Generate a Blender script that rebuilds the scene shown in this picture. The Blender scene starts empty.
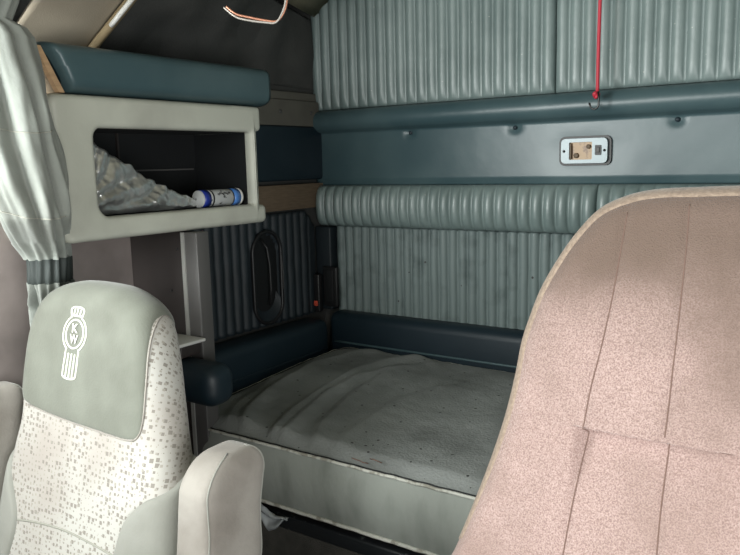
import bpy, bmesh, random
from math import *
from mathutils import Vector, Matrix, noise
random.seed(4)
SC = bpy.context.scene
COL = SC.collection

# ------------------------------------------------------------------ camera
CAM = Vector((0, 0, 1.25))
ROT = Matrix.Rotation(radians(34.7), 3, 'Z') @ Matrix.Rotation(radians(90 - 8.8), 3, 'X') @ Matrix.Rotation(radians(-1.4), 3, 'Z')
cd = bpy.data.cameras.new('camera'); cam = bpy.data.objects.new('camera', cd); COL.objects.link(cam)
cam.matrix_world = Matrix.Translation(CAM) @ ROT.to_4x4()
cd.sensor_width = 36; cd.lens = 36.0; cd.clip_start = .02; cd.clip_end = 50
SC.camera = cam
SC.view_settings.view_transform = 'Standard'; SC.view_settings.look = 'None'
SC.view_settings.gamma = 1; SC.view_settings.use_curve_mapping = False
SC.view_settings.exposure = 0.22

def onplane(px, py, p0, n):
    """where the sight line of a photo pixel meets a plane of the place (used once, to measure outlines)"""
    d = ROT @ Vector(((px - 370) / 740, -(py - 277.5) / 740, -1))
    n = Vector(n); return CAM + d * ((Vector(p0) - CAM).dot(n) / d.dot(n))

# ------------------------------------------------------------------ materials
def mat(name, col, rough=.6, col2=None, nscale=8, namt=(.35, .7), bump=0, bscale=200, spec=.5, metal=0, sheen=0, detail=4,
        specks=None, stretch=(1, 1, 1), coord='Object', coat=0):
    m = bpy.data.materials.new(name); m.use_nodes = True
    nt = m.node_tree; N = nt.nodes; L = nt.links; b = N['Principled BSDF']
    b.inputs['Roughness'].default_value = rough; b.inputs['Metallic'].default_value = metal
    b.inputs['Specular IOR Level'].default_value = spec
    if sheen: b.inputs['Sheen Weight'].default_value = sheen; b.inputs['Sheen Roughness'].default_value = .45
    if coat: b.inputs['Coat Weight'].default_value = coat; b.inputs['Coat Roughness'].default_value = .07
    tc = N.new('ShaderNodeTexCoord'); mp = N.new('ShaderNodeMapping'); mp.inputs['Scale'].default_value = stretch
    L.new(tc.outputs[coord], mp.inputs['Vector'])
    out = None
    if col2 is not None:
        n = N.new('ShaderNodeTexNoise'); n.inputs['Scale'].default_value = nscale; n.inputs['Detail'].default_value = detail
        r = N.new('ShaderNodeMapRange'); r.inputs['From Min'].default_value = namt[0]; r.inputs['From Max'].default_value = namt[1]
        mx = N.new('ShaderNodeMix'); mx.data_type = 'RGBA'
        mx.inputs['A'].default_value = (*col, 1); mx.inputs['B'].default_value = (*col2, 1)
        L.new(mp.outputs[0], n.inputs['Vector']); L.new(n.outputs['Fac'], r.inputs['Value']); L.new(r.outputs[0], mx.inputs['Factor'])
        out = mx.outputs['Result']
    else:
        b.inputs['Base Color'].default_value = (*col, 1)
    if specks:
        scol, sscale, sth = specks
        v = N.new('ShaderNodeTexVoronoi'); v.inputs['Scale'].default_value = sscale
        lt = N.new('ShaderNodeMath'); lt.operation = 'LESS_THAN'; lt.inputs[1].default_value = sth
        mx = N.new('ShaderNodeMix'); mx.data_type = 'RGBA'
        if out: L.new(out, mx.inputs['A'])
        else: mx.inputs['A'].default_value = (*col, 1)
        mx.inputs['B'].default_value = (*scol, 1)
        L.new(mp.outputs[0], v.inputs['Vector']); L.new(v.outputs['Distance'], lt.inputs[0]); L.new(lt.outputs[0], mx.inputs['Factor'])
        out = mx.outputs['Result']
    if out: L.new(out, b.inputs['Base Color'])
    if bump:
        n2 = N.new('ShaderNodeTexNoise'); n2.inputs['Scale'].default_value = bscale; n2.inputs['Detail'].default_value = 3
        bp = N.new('ShaderNodeBump'); bp.inputs['Strength'].default_value = bump; bp.inputs['Distance'].default_value = .002
        L.new(mp.outputs[0], n2.inputs['Vector']); L.new(n2.outputs['Fac'], bp.inputs['Height']); L.new(bp.outputs[0], b.inputs['Normal'])
    return m

M = {}
M['quilt'] = mat('grey green vinyl', (.205, .262, .255), .42, (.15, .20, .195), 9, bump=.25, bscale=90, specks=((.5, .52, .5), 26, .035), spec=.9)
M['quilt_low'] = mat('grey green vinyl soiled', (.165, .208, .205), .52, (.07, .095, .095), 14, (.5, .8), bump=.2, bscale=70, specks=((.03, .03, .03), 14, .05), spec=.5)
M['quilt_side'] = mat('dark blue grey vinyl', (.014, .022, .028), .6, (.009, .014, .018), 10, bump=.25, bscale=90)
M['navy'] = mat('dark blue vinyl', (.046, .086, .098), .38, (.075, .122, .132), 5, (.35, .7), bump=.15, bscale=60, spec=.6)
M['navy_dark'] = mat('deep navy vinyl', (.006, .016, .024), .5, (.010, .022, .032), 6, bump=.2, bscale=60)
M['shell'] = mat('warm white plastic', (.52, .53, .46), .5, (.40, .40, .35), 7, (.45, .75), bump=.12, bscale=120)
M['dusty_shell'] = mat('dusty white plastic', (.45, .44, .40), .7, (.25, .24, .22), 90, (.4, .65))
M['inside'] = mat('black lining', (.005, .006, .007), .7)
M['plywood'] = mat('bare plywood', (.55, .36, .2), .7, (.42, .27, .15), 20, stretch=(1, 1, 8))
M['wood_pale'] = mat('tan board face', (.33, .26, .18), .8, (.26, .20, .14), 12)
M['wood'] = mat('brown wood', (.17, .12, .078), .6, (.12, .085, .055), 25, stretch=(1, 1, 10))
M['oliveboard'] = mat('olive grey board', (.125, .118, .098), .7, (.095, .09, .075), 12)
M['brown'] = mat('dark brown laminate', (.034, .027, .025), .5, (.026, .021, .020), 6)
M['greymetal'] = mat('brushed grey trim', (.085, .082, .08), .5)
M['lighttrim'] = mat('pale metal edge', (.38, .38, .36), .35, metal=.3)
M['cabwall'] = mat('pinkish grey panel', (.30, .255, .24), .7, (.2, .17, .16), 9)
M['tan'] = mat('tan headliner', (.32, .275, .21), .85, (.24, .205, .155), 5, bump=.3, bscale=300)
M['tanedge'] = mat('tan edge', (.24, .18, .10), .7)
M['trimwhite'] = mat('white trim', (.75, .74, .7), .4)
M['darkliner'] = mat('charcoal liner', (.060, .060, .056), .9, (.040, .042, .040), 6, bump=.5, bscale=120)
M['oliveroof'] = mat('olive headliner', (.22, .20, .13), .9, (.17, .155, .10), 6, bump=.3, bscale=200)
M['black'] = mat('black plastic', (.012, .012, .013), .45)
M['blacksteel'] = mat('scratched black steel', (.014, .016, .018), .35, (.12, .13, .13), 60, (.66, .72))
M['redwood'] = mat('dark red board', (.045, .018, .012), .5)
M['carpet'] = mat('grey brown carpet', (.085, .08, .068), .95, (.055, .052, .045), 30, bump=1, bscale=400)
M['matt_top'] = mat('dark grey ticking', (.235, .248, .24), .9, (.14, .148, .142), 5, (.4, .65), bump=.9, bscale=160, specks=((.03, .03, .028), 30, .10))
M['matt_side'] = mat('pale grey green ticking', (.25, .265, .24), .85, (.13, .14, .125), 10, (.5, .75), bump=.5, bscale=90, stretch=(1, 1, .35))
M['piping'] = mat('worn piping', (.5, .5, .45), .8, (.27, .26, .22), 40, (.5, .6))
M['curtain'] = mat('pale sage curtain cloth', (.27, .29, .265), .75, (.19, .20, .18), 5, (.4, .7), bump=.3, bscale=160, sheen=.2)
M['strap'] = mat('dark sage strap', (.032, .04, .038), .7, bump=.5, bscale=300)
M['sage'] = mat('sage velour', (.165, .175, .145), .8, (.12, .126, .102), 11, (.35, .7), bump=.3, bscale=260, sheen=.3)
M['plainseat'] = mat('plain pale grey cloth', (.26, .262, .235), .85, (.19, .19, .165), 7, (.45, .75), bump=.3, bscale=260, sheen=.2)
M['arm'] = mat('pale armrest cloth', (.32, .298, .268), .85, (.17, .15, .13), 7, (.42, .72), bump=.3, bscale=200, sheen=.2)
M['logo'] = mat('white embroidery', (.78, .78, .7), .7, bump=.4, bscale=500)
M['thread'] = mat('brown thread', (.16, .10, .08), .9)
M['greythread'] = mat('grey thread', (.30, .30, .26), .9)
M['bezel'] = mat('chrome plate', (.24, .29, .31), .35, metal=.1)
M['amber'] = mat('amber lens', (.42, .26, .12), .4, (.16, .08, .035), 40, (.5, .62))
M['steel'] = mat('dark steel', (.05, .05, .05), .3, metal=.8)
M['redcord'] = mat('red cord', (.55, .035, .06), .5)
M['copper'] = mat('copper wire', (.50, .23, .15), .35, metal=.5)
M['greywire'] = mat('silver grey wire', (.38, .35, .32), .4, metal=.3)
M['foil'] = mat('silver foil', (.72, .73, .72), .3, (.5, .51, .5), 18, metal=.8, bump=.5, bscale=60)
M['can_body'] = mat('can label grey', (.42, .43, .43), .4, (.08, .08, .08), 60, (.62, .63))
M['can_blue'] = mat('can label blue', (.05, .16, .48), .35, (.09, .24, .58), 60)
M['can_deep'] = mat('can label deep blue', (.012, .03, .25), .35)
M['white'] = mat('white plastic', (.62, .62, .60), .4)
M['scrap'] = mat('clear crinkled plastic', (.5, .53, .54), .15, (.3, .32, .33), 20, bump=.5, bscale=60)
M['orange'] = mat('red orange plastic', (.65, .09, .05), .4)

# velour with fine speckle for the driver seat
def velour():
    m = mat('dusty rose velour', (.42, .275, .225), .9, sheen=.35)
    nt = m.node_tree; N = nt.nodes; L = nt.links; b = N['Principled BSDF']
    tc = N.new('ShaderNodeTexCoord')
    n = N.new('ShaderNodeTexNoise'); n.inputs['Scale'].default_value = 520; n.inputs['Detail'].default_value = 2
    r = N.new('ShaderNodeValToRGB')
    r.color_ramp.elements[0].position = .34; r.color_ramp.elements[0].color = (.25, .165, .148, 1)
    r.color_ramp.elements[1].position = .66; r.color_ramp.elements[1].color = (.47, .345, .315, 1)
    w = N.new('ShaderNodeTexNoise'); w.inputs['Scale'].default_value = 6; w.inputs['Detail'].default_value = 4
    wr = N.new('ShaderNodeMapRange'); wr.inputs['From Min'].default_value = .45; wr.inputs['From Max'].default_value = .8
    mx = N.new('ShaderNodeMix'); mx.data_type = 'RGBA'; mx.inputs['B'].default_value = (.24, .165, .14, 1)
    L.new(tc.outputs['Object'], n.inputs['Vector']); L.new(tc.outputs['Object'], w.inputs['Vector'])
    L.new(n.outputs['Fac'], r.inputs['Fac']); L.new(w.outputs['Fac'], wr.inputs['Value'])
    L.new(wr.outputs[0], mx.inputs['Factor']); L.new(r.outputs[0], mx.inputs['A'])
    # darker brown towards the top of the back, its boundary broken by noise
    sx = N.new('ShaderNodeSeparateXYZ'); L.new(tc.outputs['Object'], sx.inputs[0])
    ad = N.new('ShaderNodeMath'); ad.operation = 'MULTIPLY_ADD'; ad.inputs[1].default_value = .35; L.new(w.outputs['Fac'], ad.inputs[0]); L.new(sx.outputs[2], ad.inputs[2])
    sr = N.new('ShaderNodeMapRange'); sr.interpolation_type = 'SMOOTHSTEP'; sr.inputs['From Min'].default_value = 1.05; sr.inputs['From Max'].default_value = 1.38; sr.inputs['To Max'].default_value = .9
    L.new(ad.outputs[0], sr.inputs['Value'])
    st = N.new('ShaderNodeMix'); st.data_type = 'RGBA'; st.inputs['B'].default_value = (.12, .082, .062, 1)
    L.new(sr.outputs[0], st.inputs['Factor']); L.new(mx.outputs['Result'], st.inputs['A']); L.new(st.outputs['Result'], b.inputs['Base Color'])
    bp = N.new('ShaderNodeBump'); bp.inputs['Strength'].default_value = .9; bp.inputs['Distance'].default_value = .002
    L.new(n.outputs['Fac'], bp.inputs['Height']); L.new(bp.outputs[0], b.inputs['Normal'])
    return m
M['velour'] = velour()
M['velour_edge'] = mat('tan velour edge', (.34, .26, .20), .9, (.23, .17, .13), 200, bump=.5, bscale=420, sheen=.3)

# off-white cloth with scattered small grey squares, laid out in the cloth's own UV
def dotted():
    m = mat('cloth with small grey squares', (.6, .58, .5), .85, sheen=.15)
    nt = m.node_tree; N = nt.nodes; L = nt.links; b = N['Principled BSDF']
    tc = N.new('ShaderNodeTexCoord')
    cur = None
    base = N.new('ShaderNodeTexNoise'); base.inputs['Scale'].default_value = 5
    L.new(tc.outputs['Object'], base.inputs['Vector'])
    bm_ = N.new('ShaderNodeMix'); bm_.data_type = 'RGBA'
    bm_.inputs['A'].default_value = (.44, .43, .40, 1); bm_.inputs['B'].default_value = (.33, .295, .265, 1)
    br = N.new('ShaderNodeMapRange'); br.inputs['From Min'].default_value = .4; br.inputs['From Max'].default_value = .7
    L.new(base.outputs['Fac'], br.inputs['Value']); L.new(br.outputs[0], bm_.inputs['Factor']); cur = bm_.outputs['Result']
    for off, th, c in ((0, .34, (.22, .20, .175)), (7.3, .24, (.31, .29, .255))):
        mp = N.new('ShaderNodeMapping'); mp.inputs['Location'].default_value = (off, off * .7, 0); mp.inputs['Scale'].default_value = (88, 88, 88)
        v = N.new('ShaderNodeTexVoronoi'); v.voronoi_dimensions = '2D'; v.distance = 'CHEBYCHEV'
        v.inputs['Scale'].default_value = 1; v.inputs['Randomness'].default_value = .55
        L.new(tc.outputs['UV'], mp.inputs['Vector']); L.new(mp.outputs[0], v.inputs['Vector'])
        sx = N.new('ShaderNodeSeparateColor'); L.new(v.outputs['Color'], sx.inputs[0])
        mul = N.new('ShaderNodeMath'); mul.operation = 'MULTIPLY'; mul.inputs[1].default_value = th
        L.new(sx.outputs[0], mul.inputs[0])
        lt = N.new('ShaderNodeMath'); lt.operation = 'LESS_THAN'
        L.new(v.outputs['Distance'], lt.inputs[0]); L.new(mul.outputs[0], lt.inputs[1])
        mx = N.new('ShaderNodeMix'); mx.data_type = 'RGBA'; mx.inputs['B'].default_value = (*c, 1)
        L.new(lt.outputs[0], mx.inputs['Factor']); L.new(cur, mx.inputs['A']); cur = mx.outputs['Result']
    L.new(cur, b.inputs['Base Color'])
    return m
M['dotted'] = dotted()

# ------------------------------------------------------------------ mesh helpers
def link(name, me, m, parent=None, smooth=False):
    if smooth:
        for p in me.polygons: p.use_smooth = True
    me.materials.append(m)
    o = bpy.data.objects.new(name, me); COL.objects.link(o)
    if parent is not None:
        o.parent = parent; o.matrix_parent_inverse = parent.matrix_world.inverted()
    return o

def raw(name, vs, fs, m, parent=None, smooth=False, uvs=None, fixn=True):
    me = bpy.data.meshes.new(name); me.from_pydata([tuple(v) for v in vs], [], fs)
    if uvs:
        ul = me.uv_layers.new(name='UVMap')
        for lp in me.loops: ul.data[lp.index].uv = uvs[lp.vertex_index]
    if fixn:
        bm = bmesh.new(); bm.from_mesh(me); bmesh.ops.recalc_face_normals(bm, faces=bm.faces); bm.to_mesh(me); bm.free()
    me.update()
    return link(name, me, m, parent, smooth)

def frombm(name, bm, m, parent=None, smooth=False):
    bmesh.ops.recalc_face_normals(bm, faces=bm.faces)
    me = bpy.data.meshes.new(name); bm.to_mesh(me); bm.free(); return link(name, me, m, parent, smooth)

def grid(name, fn, nu, nv, m, parent=None, smooth=True, wrap=False, uv=None):
    vs = []; fs = []; uvs = [] if uv else None
    cu = nu if wrap else nu + 1
    for j in range(nv + 1):
        for i in range(cu):
            vs.append(fn(i / nu, j / nv))
            if uv: uvs.append(uv(i / nu, j / nv))
    for j in range(nv):
        for i in range(nu):
            a = j * cu + i; b = j * cu + (i + 1) % cu
            fs.append((a, b, b + cu, a + cu))
    return raw(name, vs, fs, m, parent, smooth, uvs)

def addbox(bm, lo, hi, r=0, seg=3, rot=None):
    c = [(a + b) / 2 for a, b in zip(lo, hi)]; s = [abs(b - a) for a, b in zip(lo, hi)]
    mtx = Matrix.Translation(c)
    if rot: mtx = mtx @ rot.to_4x4()
    g = bmesh.ops.create_cube(bm, size=1, matrix=mtx @ Matrix.Diagonal((*s, 1)))
    if r:
        es = list({e for v in g['verts'] for e in v.link_edges})
        bmesh.ops.bevel(bm, geom=es, offset=r, segments=seg, profile=.5, affect='EDGES')
    return bm

def box(name, lo, hi, m, parent=None, r=0, seg=3, rot=None, smooth=None):
    return frombm(name, addbox(bmesh.new(), lo, hi, r, seg, rot), m, parent, bool(r) if smooth is None else smooth)

def tube(name, pts, r, m, parent=None, n=8, closed=False):
    pts = [Vector(p) for p in pts]; vs = []; fs = []; K = len(pts); prev = None
    for i, p in enumerate(pts):
        if closed: d = pts[(i + 1) % K] - pts[i - 1]
        else: d = pts[min(i + 1, K - 1)] - pts[max(i - 1, 0)]
        d.normalize()
        if prev is None:
            a = Vector((0, 0, 1)) if abs(d.z) < .9 else Vector((1, 0, 0))
            u = d.cross(a).normalized()
        else:
            u = (prev - d * prev.dot(d)).normalized()
        prev = u; w = d.cross(u)
        rr = r(i / (K - 1)) if callable(r) else r
        for k in range(n):
            t = 2 * pi * k / n; vs.append(p + (u * cos(t) + w * sin(t)) * rr)
    R_ = K if closed else K - 1
    for i in range(R_):
        for k in range(n):
            a = i * n + k; b = i * n + (k + 1) % n; c = ((i + 1) % K) * n
            fs.append((a, b, c + (k + 1) % n, c + k))
    if not closed:
        fs.append(tuple(range(n))[::-1]); fs.append(tuple((K - 1) * n + k for k in range(n)))
    return raw(name, vs, fs, m, parent, True)

def lathe(name, prof, m, parent=None, axis='Z', at=(0, 0, 0), n=32, cap=True):
    vs = []; fs = []
    for (r, h) in prof:
        for k in range(n):
            t = 2 * pi * k / n
            p = {'Z': (r * cos(t), r * sin(t), h), 'Y': (r * cos(t), h, r * sin(t)), 'X': (h, r * cos(t), r * sin(t))}[axis]
            vs.append(Vector(p) + Vector(at))
    for j in range(len(prof) - 1):
        for k in range(n):
            a = j * n + k; b = j * n + (k + 1) % n; fs.append((a, b, b + n, a + n))
    if cap:
        fs.append(tuple(range(n))); fs.append(tuple((len(prof) - 1) * n + k for k in range(n)))
    return raw(name, vs, fs, m, parent, True)

def catmull(pts, closed=True, k=10):
    out = []; n = len(pts)
    rng = range(n) if closed else range(n - 1)
    for i in rng:
        g = (lambda j: Vector(pts[j % n])) if closed else (lambda j: Vector(pts[max(0, min(n - 1, j))]))
        p0, p1, p2, p3 = g(i - 1), g(i), g(i + 1), g(i + 2)
        for s in range(k):
            t = s / k
            out.append(.5 * ((2 * p1) + (p2 - p0) * t + (2 * p0 - 5 * p1 + 4 * p2 - p3) * t * t + (3 * p1 - p0 - 3 * p2 + p3) * t ** 3))
    if not closed: out.append(Vector(pts[-1]))
    return out

def thing(name, loc, label, cat, group=None):
    o = bpy.data.objects.new(name, None); COL.objects.link(o); o.location = loc; o.empty_display_size = .05
    o['label'] = label; o['category'] = cat
    if group: o['group'] = group
    bpy.context.view_layer.update()
    return o
def tag(o, label, cat, group=None):
    o['label'] = label; o['category'] = cat
    if group: o['group'] = group
    return o
def struct(o): o['kind'] = 'structure'; return o
def nz(p, s): return noise.noise(Vector(p) * s)
def sm(a, b, x):
    t = max(0, min(1, (x - a) / (b - a))); return t * t * (3 - 2 * t)

XL, XR, YB, ZC = -1.58, .46, 2.0, 1.80       # side walls, back wall, ceiling

# ------------------------------------------------------------------ setting
struct(box('floor', (XL - .05, -1.0, -.04), (XR + .05, YB + .06, 0), M['carpet']))
struct(box('wall_back', (XL - .05, YB + .0, 0), (XR + .05, YB + .05, ZC + .05), M['darkliner']))
struct(box('wall_left', (XL - .05, -.1, 0), (XL, 1.2399, ZC + .05), M['cabwall']))
struct(box('wall_left', (XL - .05, 1.24, 0), (XL, YB, ZC + .05), M['darkliner']))
struct(box('wall_right', (XR, 1.05, 0), (XR + .05, YB, ZC + .05), M['darkliner']))
struct(box('ceiling', (XL, -.7, ZC), (XR, YB, ZC + .05), M['oliveroof']))
# sloped dark liner between left wall and roof
def slab(name, quad, th, m, parent=None, nu=12, nv=12, amp=0, nscale=6):
    a, b, c, d = [Vector(p) for p in quad]; n = (b - a).cross(d - a).normalized()
    def f(u, v, s):
        p = a * (1 - u) * (1 - v) + b * u * (1 - v) + c * u * v + d * (1 - u) * v
        e = 1 if (0 < u < 1 and 0 < v < 1) else 0
        return p + n * (s + amp * e * nz(p, nscale) if s == 0 else s)
    vs = []; fs = []
    for s in (0, th):
        for j in range(nv + 1):
            for i in range(nu + 1): vs.append(f(i / nu, j / nv, s))
    K = (nu + 1) * (nv + 1)
    for s in (0, 1):
        for j in range(nv):
            for i in range(nu):
                q = s * K + j * (nu + 1) + i; fs.append((q, q + 1, q + nu + 2, q + nu + 1))
    ring = [i for i in range(nu + 1)] + [(j + 1) * (nu + 1) - 1 for j in range(1, nv + 1)] + [nv * (nu + 1) + i for i in range(nu - 1, -1, -1)] + [j * (nu + 1) for j in range(nv - 1, 0, -1)]
    for q in range(len(ring)):
        x, y = ring[q], ring[(q + 1) % len(ring)]; fs.append((x, y, y + K, x + K))
    return raw(name, vs, fs, m, parent, True)
HB = onplane(311, 22, (-1.568, 0, 0), (1, 0, 0)); HF = onplane(175, -54, (0, 1.10, 0), (0, 1, 0))
o = slab('side_headliner', [(XL + .004, 1.10, 1.515), HF, HB, (XL + .004, 1.995, 1.49)], .010, M['darkliner'], amp=.030, nscale=7, nu=60, nv=60)
struct(slab('trim_2', [HF + Vector((0, 0, .013)), (HF.x + .12, 1.10, ZC - .002), (HB.x + .10, 1.995, ZC - .002), (HB.x, 1.995, HB.z + .013)], .006, M['oliveroof'], nu=4, nv=4))
tag(o, 'charcoal sloping headliner above the blue-topped overhead cabinet', 'headliner')
o = slab('roof_panel', [(XL + .004, .90, 1.50), (-1.10, .90, 1.78), (-1.10, 1.095, 1.78), (XL + .004, 1.095, 1.50)], .014, M['tan'], amp=.006, nu=20, nv=12)
tag(o, 'tan roof panel between the curtain and the charcoal headliner', 'panel')
rp = o
pa, pb = Vector((XL + .03, 1.088, 1.500)), Vector((-1.12, 1.088, 1.752))
box_pts = [pa.lerp(pb, t / 10) for t in range(11)]
tube('edge_strip', box_pts, .010, M['tanedge'], rp, 8)
o = tube('trim_strip', [pa.lerp(pb, .30 + .03 * t) + Vector((0.0, -.012, -.014)) for t in range(11)], .0055, M['trimwhite'])
tag(o, 'short white trim strip on the edge of the tan roof panel', 'trim')
struct(slab('trim_1', [(XL + .004, .3, 1.50), (-1.10, .3, 1.78), (-1.10, .895, 1.78), (XL + .004, .895, 1.50)], .014, M['darkliner'], nu=4, nv=4))

# ------------------------------------------------------------------ upholstery on the back wall
def quilt(name, x0, x1, z0, z1, y, depth, pitch, m, taper=.05, bulge=0, parent=None, th=.012, edge=.012, puck=1.0, per=10, nv=40, wob=0):
    n = max(1, round((x1 - x0) / pitch)); NU = n * per
    def f(u, v):
        uu = (u * (NU + 2) - 1) / NU; vv = (v * (nv + 2) - 1) / nv
        border = uu < 0 or uu > 1 or vv < 0 or vv > 1
        uc = min(1, max(0, uu)); vc = min(1, max(0, vv))
        x = x0 + (x1 - x0) * uc; z = z0 + (z1 - z0) * vc
        if border: return (x, y + th, z)
        ph = uc * n; fr = ph - floor(ph); fr = min(max(fr, 0), 1)
        rib = sqrt(max(0, 1 - (2 * fr - 1) ** 2)) * .85 + .15 * (1 - abs(2 * fr - 1) ** 1.5)
        dz = min(z - z0, z1 - z)
        tp = 1 - exp(-dz / (taper * .35)) if puck else 1
        k = int(floor(ph))
        yy = y - depth * rib * (.25 + .75 * tp)
        if bulge: yy -= bulge * sqrt(max(0, 1 - (2 * vc - 1) ** 2))
        if wob: yy -= wob * nz((x, k * .31, z), 14)
        return (x + (wob * .6 * nz((k * 3.1, 0, z), 9) if wob else 0), yy, z)
    return grid(name, f, NU + 2, nv + 2, m, parent)

b = tag(quilt('quilted_wall_panel', XL + .002, -.748, 1.425, 1.795, YB - .022, .015, .0365, M['quilt'], wob=.001),
    'wide grey-green ribbed vinyl panel on the upper back wall, left of the red cord', 'wall panel')
b = tag(quilt('quilted_wall_panel', -.744, XR - .004, 1.425, 1.795, YB - .022, .015, .0365, M['quilt'], wob=.001),
    'grey-green ribbed vinyl panel on the upper back wall behind the red cord', 'wall panel')
# navy band: roll on top, flat panel below
band = thing('padded_wall_band', (-.6, YB, 1.18), 'shiny dark blue vinyl band across the back wall holding the cabin lamp', 'wall padding')
def bandf(u, v):
    uu = max(0, min(1, (u * 202 - 1) / 200)); vv = max(0, min(1, (v * 62 - 1) / 60))
    x = XL + .002 + (XR - XL - .006) * uu; z = 1.18 + .243 * vv
    if u * 202 < .5 or u * 202 > 201.5 or v * 62 < .5 or v * 62 > 61.5: return (x, YB - .001, z)
    y = YB - .026
    if z > 1.350: y -= .040 * sqrt(max(0, 1 - ((z - 1.3865) / .0365) ** 2))
    elif z < 1.2: y -= -.008 * (1 - (z - 1.18) / .02)
    for bx in (-1.205, -.862, -.43, -.05, .3):
        d2 = (x - bx) ** 2 + (z - 1.338) ** 2; y += .009 * exp(-d2 / .00018)
    y -= .0025 * nz((x, 0, z), 4) + .0004 * nz((x, 0, z), 20)
    d = hypot((x + .667) / .1, (z - 1.268) / .055); y += .006 * exp(-d * d * 1.2)
    return (x, y, z)
grid('band_cover', bandf, 202, 62, M['navy'], band)
for bx in (-1.205, -.862, -.43, -.05, .3):
    lathe('button', [(.006, 0), (.006, -.004), (.004, -.006), (.0001, -.0065)], M['navy_dark'], band, 'Y', (bx, YB - .019, 1.338), 14)
tag(quilt('quilted_roll', XL + .022, -.62, 1.046, 1.179, YB - .03, .020, .0365, M['quilt'], bulge=.022, taper=.04, th=.028),
    'long ribbed grey-green padded roll under the dark blue band, left piece', 'wall padding')
tag(quilt('quilted_roll', -.618, XR - .004, 1.046, 1.179, YB - .03, .020, .0365, M['quilt'], bulge=.022, taper=.04, th=.028),
    'ribbed grey-green padded roll under the dark blue band, piece behind the pink seat', 'wall padding')
tag(quilt('quilted_wall_panel', -1.505, XR - .004, .75, 1.044, YB - .012, .016, .0328, M['quilt_low'], puck=0, wob=.002, nv=50),
    'stained ribbed grey-green vinyl panel on the lower back wall above the bunk', 'wall panel')

# bolsters round the bunk
def bolster(name, lo, hi, m, axis, label, seam=True, r=.03):
    t = thing(name, ((lo[0] + hi[0]) / 2, (lo[1] + hi[1]) / 2, lo[2]), label, 'bolster')
    box('pad', lo, hi, m, t, r=r, seg=5)
    if seam:
        zz = lo[2] + (hi[2] - lo[2]) * .48
        if axis == 'x': tube('seam', [(lo[0] + r + (hi[0] - lo[0] - 2 * r) * i / 30, lo[1] - .0005, zz) for i in range(31)], .0035, M['navy'], t)
        else: tube('seam', [(hi[0] + .0005, lo[1] + r + (hi[1] - lo[1] - 2 * r) * i / 20, zz) for i in range(21)], .0035, m, t)
    return t
bolster('back_bolster', (-1.505, 1.915, .575), (XR - .01, YB - .002, .762), M['navy_dark'], 'x', 'dark navy padded bolster along the back wall behind the mattress')
bolster('side_bolster', (XL + .002, 1.27, .56), (-1.475, 1.895, .745), M['navy_dark'], 'y', 'very dark navy bolster along the left wall beside the mattress')

# corner post, latch, belt buckle
o = box('corner_trim', (XL + .002, 1.955, .76), (-1.512, YB - .001, 1.042), M['quilt_side'], r=.006)
tag(o, 'dark vertical corner strip left of the lower ribbed panel', 'trim')
lt = thing('wall_latch', (-1.50, 1.955, .84), 'black rectangular latch plate at the far left corner above the bolster', 'latch')
box('latch_plate', (-1.535, 1.938, .775), (-1.478, 1.953, .91), M['black'], lt, r=.004)
box('latch_recess', (-1.522, 1.933, .79), (-1.49, 1.9375, .90), M['inside'], lt, r=.002)
bk = thing('belt_buckle', (-1.555, 1.92, .78), 'black belt buckle with a small red button on the left corner', 'buckle')
box('buckle_body', (-1.562, 1.918, .755), (-1.538, 1.94, .885), M['black'], bk, r=.005)
box('button', (-1.557, 1.912, .778), (-1.543, 1.9175, .795), M['orange'], bk, r=.001)

# ------------------------------------------------------------------ left wall of the sleeper
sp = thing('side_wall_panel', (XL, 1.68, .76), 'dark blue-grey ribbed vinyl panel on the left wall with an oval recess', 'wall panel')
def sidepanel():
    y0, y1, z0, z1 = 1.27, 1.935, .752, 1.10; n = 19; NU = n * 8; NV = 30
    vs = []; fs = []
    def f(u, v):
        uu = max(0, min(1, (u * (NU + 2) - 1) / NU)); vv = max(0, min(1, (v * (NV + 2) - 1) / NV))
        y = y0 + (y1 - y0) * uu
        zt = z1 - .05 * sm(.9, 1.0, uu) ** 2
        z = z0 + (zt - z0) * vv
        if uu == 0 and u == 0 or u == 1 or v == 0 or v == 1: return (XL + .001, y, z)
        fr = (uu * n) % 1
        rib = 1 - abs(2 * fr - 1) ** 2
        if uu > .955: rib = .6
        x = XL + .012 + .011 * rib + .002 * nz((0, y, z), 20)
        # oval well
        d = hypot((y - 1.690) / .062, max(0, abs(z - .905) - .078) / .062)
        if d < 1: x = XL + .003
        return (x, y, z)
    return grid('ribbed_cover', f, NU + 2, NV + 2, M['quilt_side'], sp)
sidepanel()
def stadium(cy, cz, ry, hz, n=40):
    out = []
    for k in range(n):
        t = 2 * pi * k / n; out.append((cy + ry * cos(t), cz + (hz if sin(t) >= 0 else -hz) + ry * sin(t)))
    return out
rg = stadium(1.690, .905, .064, .080)
tube('recess_rim', [(XL + .024, a, b_) for a, b_ in rg], .006, M['black'], sp, 8, closed=True)
vs = [(XL + .006, a, b_) for a, b_ in rg]; raw('recess_back', vs, [tuple(range(len(vs)))], M['inside'], sp)
tube('pull_bar', [(XL + .022, 1.667, 1.025), (XL + .034, 1.68, 1.0), (XL + .036, 1.687, .95), (XL + .036, 1.689, .87), (XL + .03, 1.687, .82)], .0045, M['black'], sp)
tube('bright_edge', [(XL + .030, 1.750, .97), (XL + .0315, 1.753, .92), (XL + .030, 1.753, .86)], .0012, M['greymetal'], sp)
def lip(u, v):
    t = pi + pi * u; r = .062
    return (XL + .008 + .018 * v, 1.690 + (r - .012 * (1 - v)) * cos(t), .825 + (r - .004 * (1 - v)) * sin(t) + .03 * (1 - v))
grid('recess_lip', lip, 20, 4, M['quilt_side'], sp)

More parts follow.
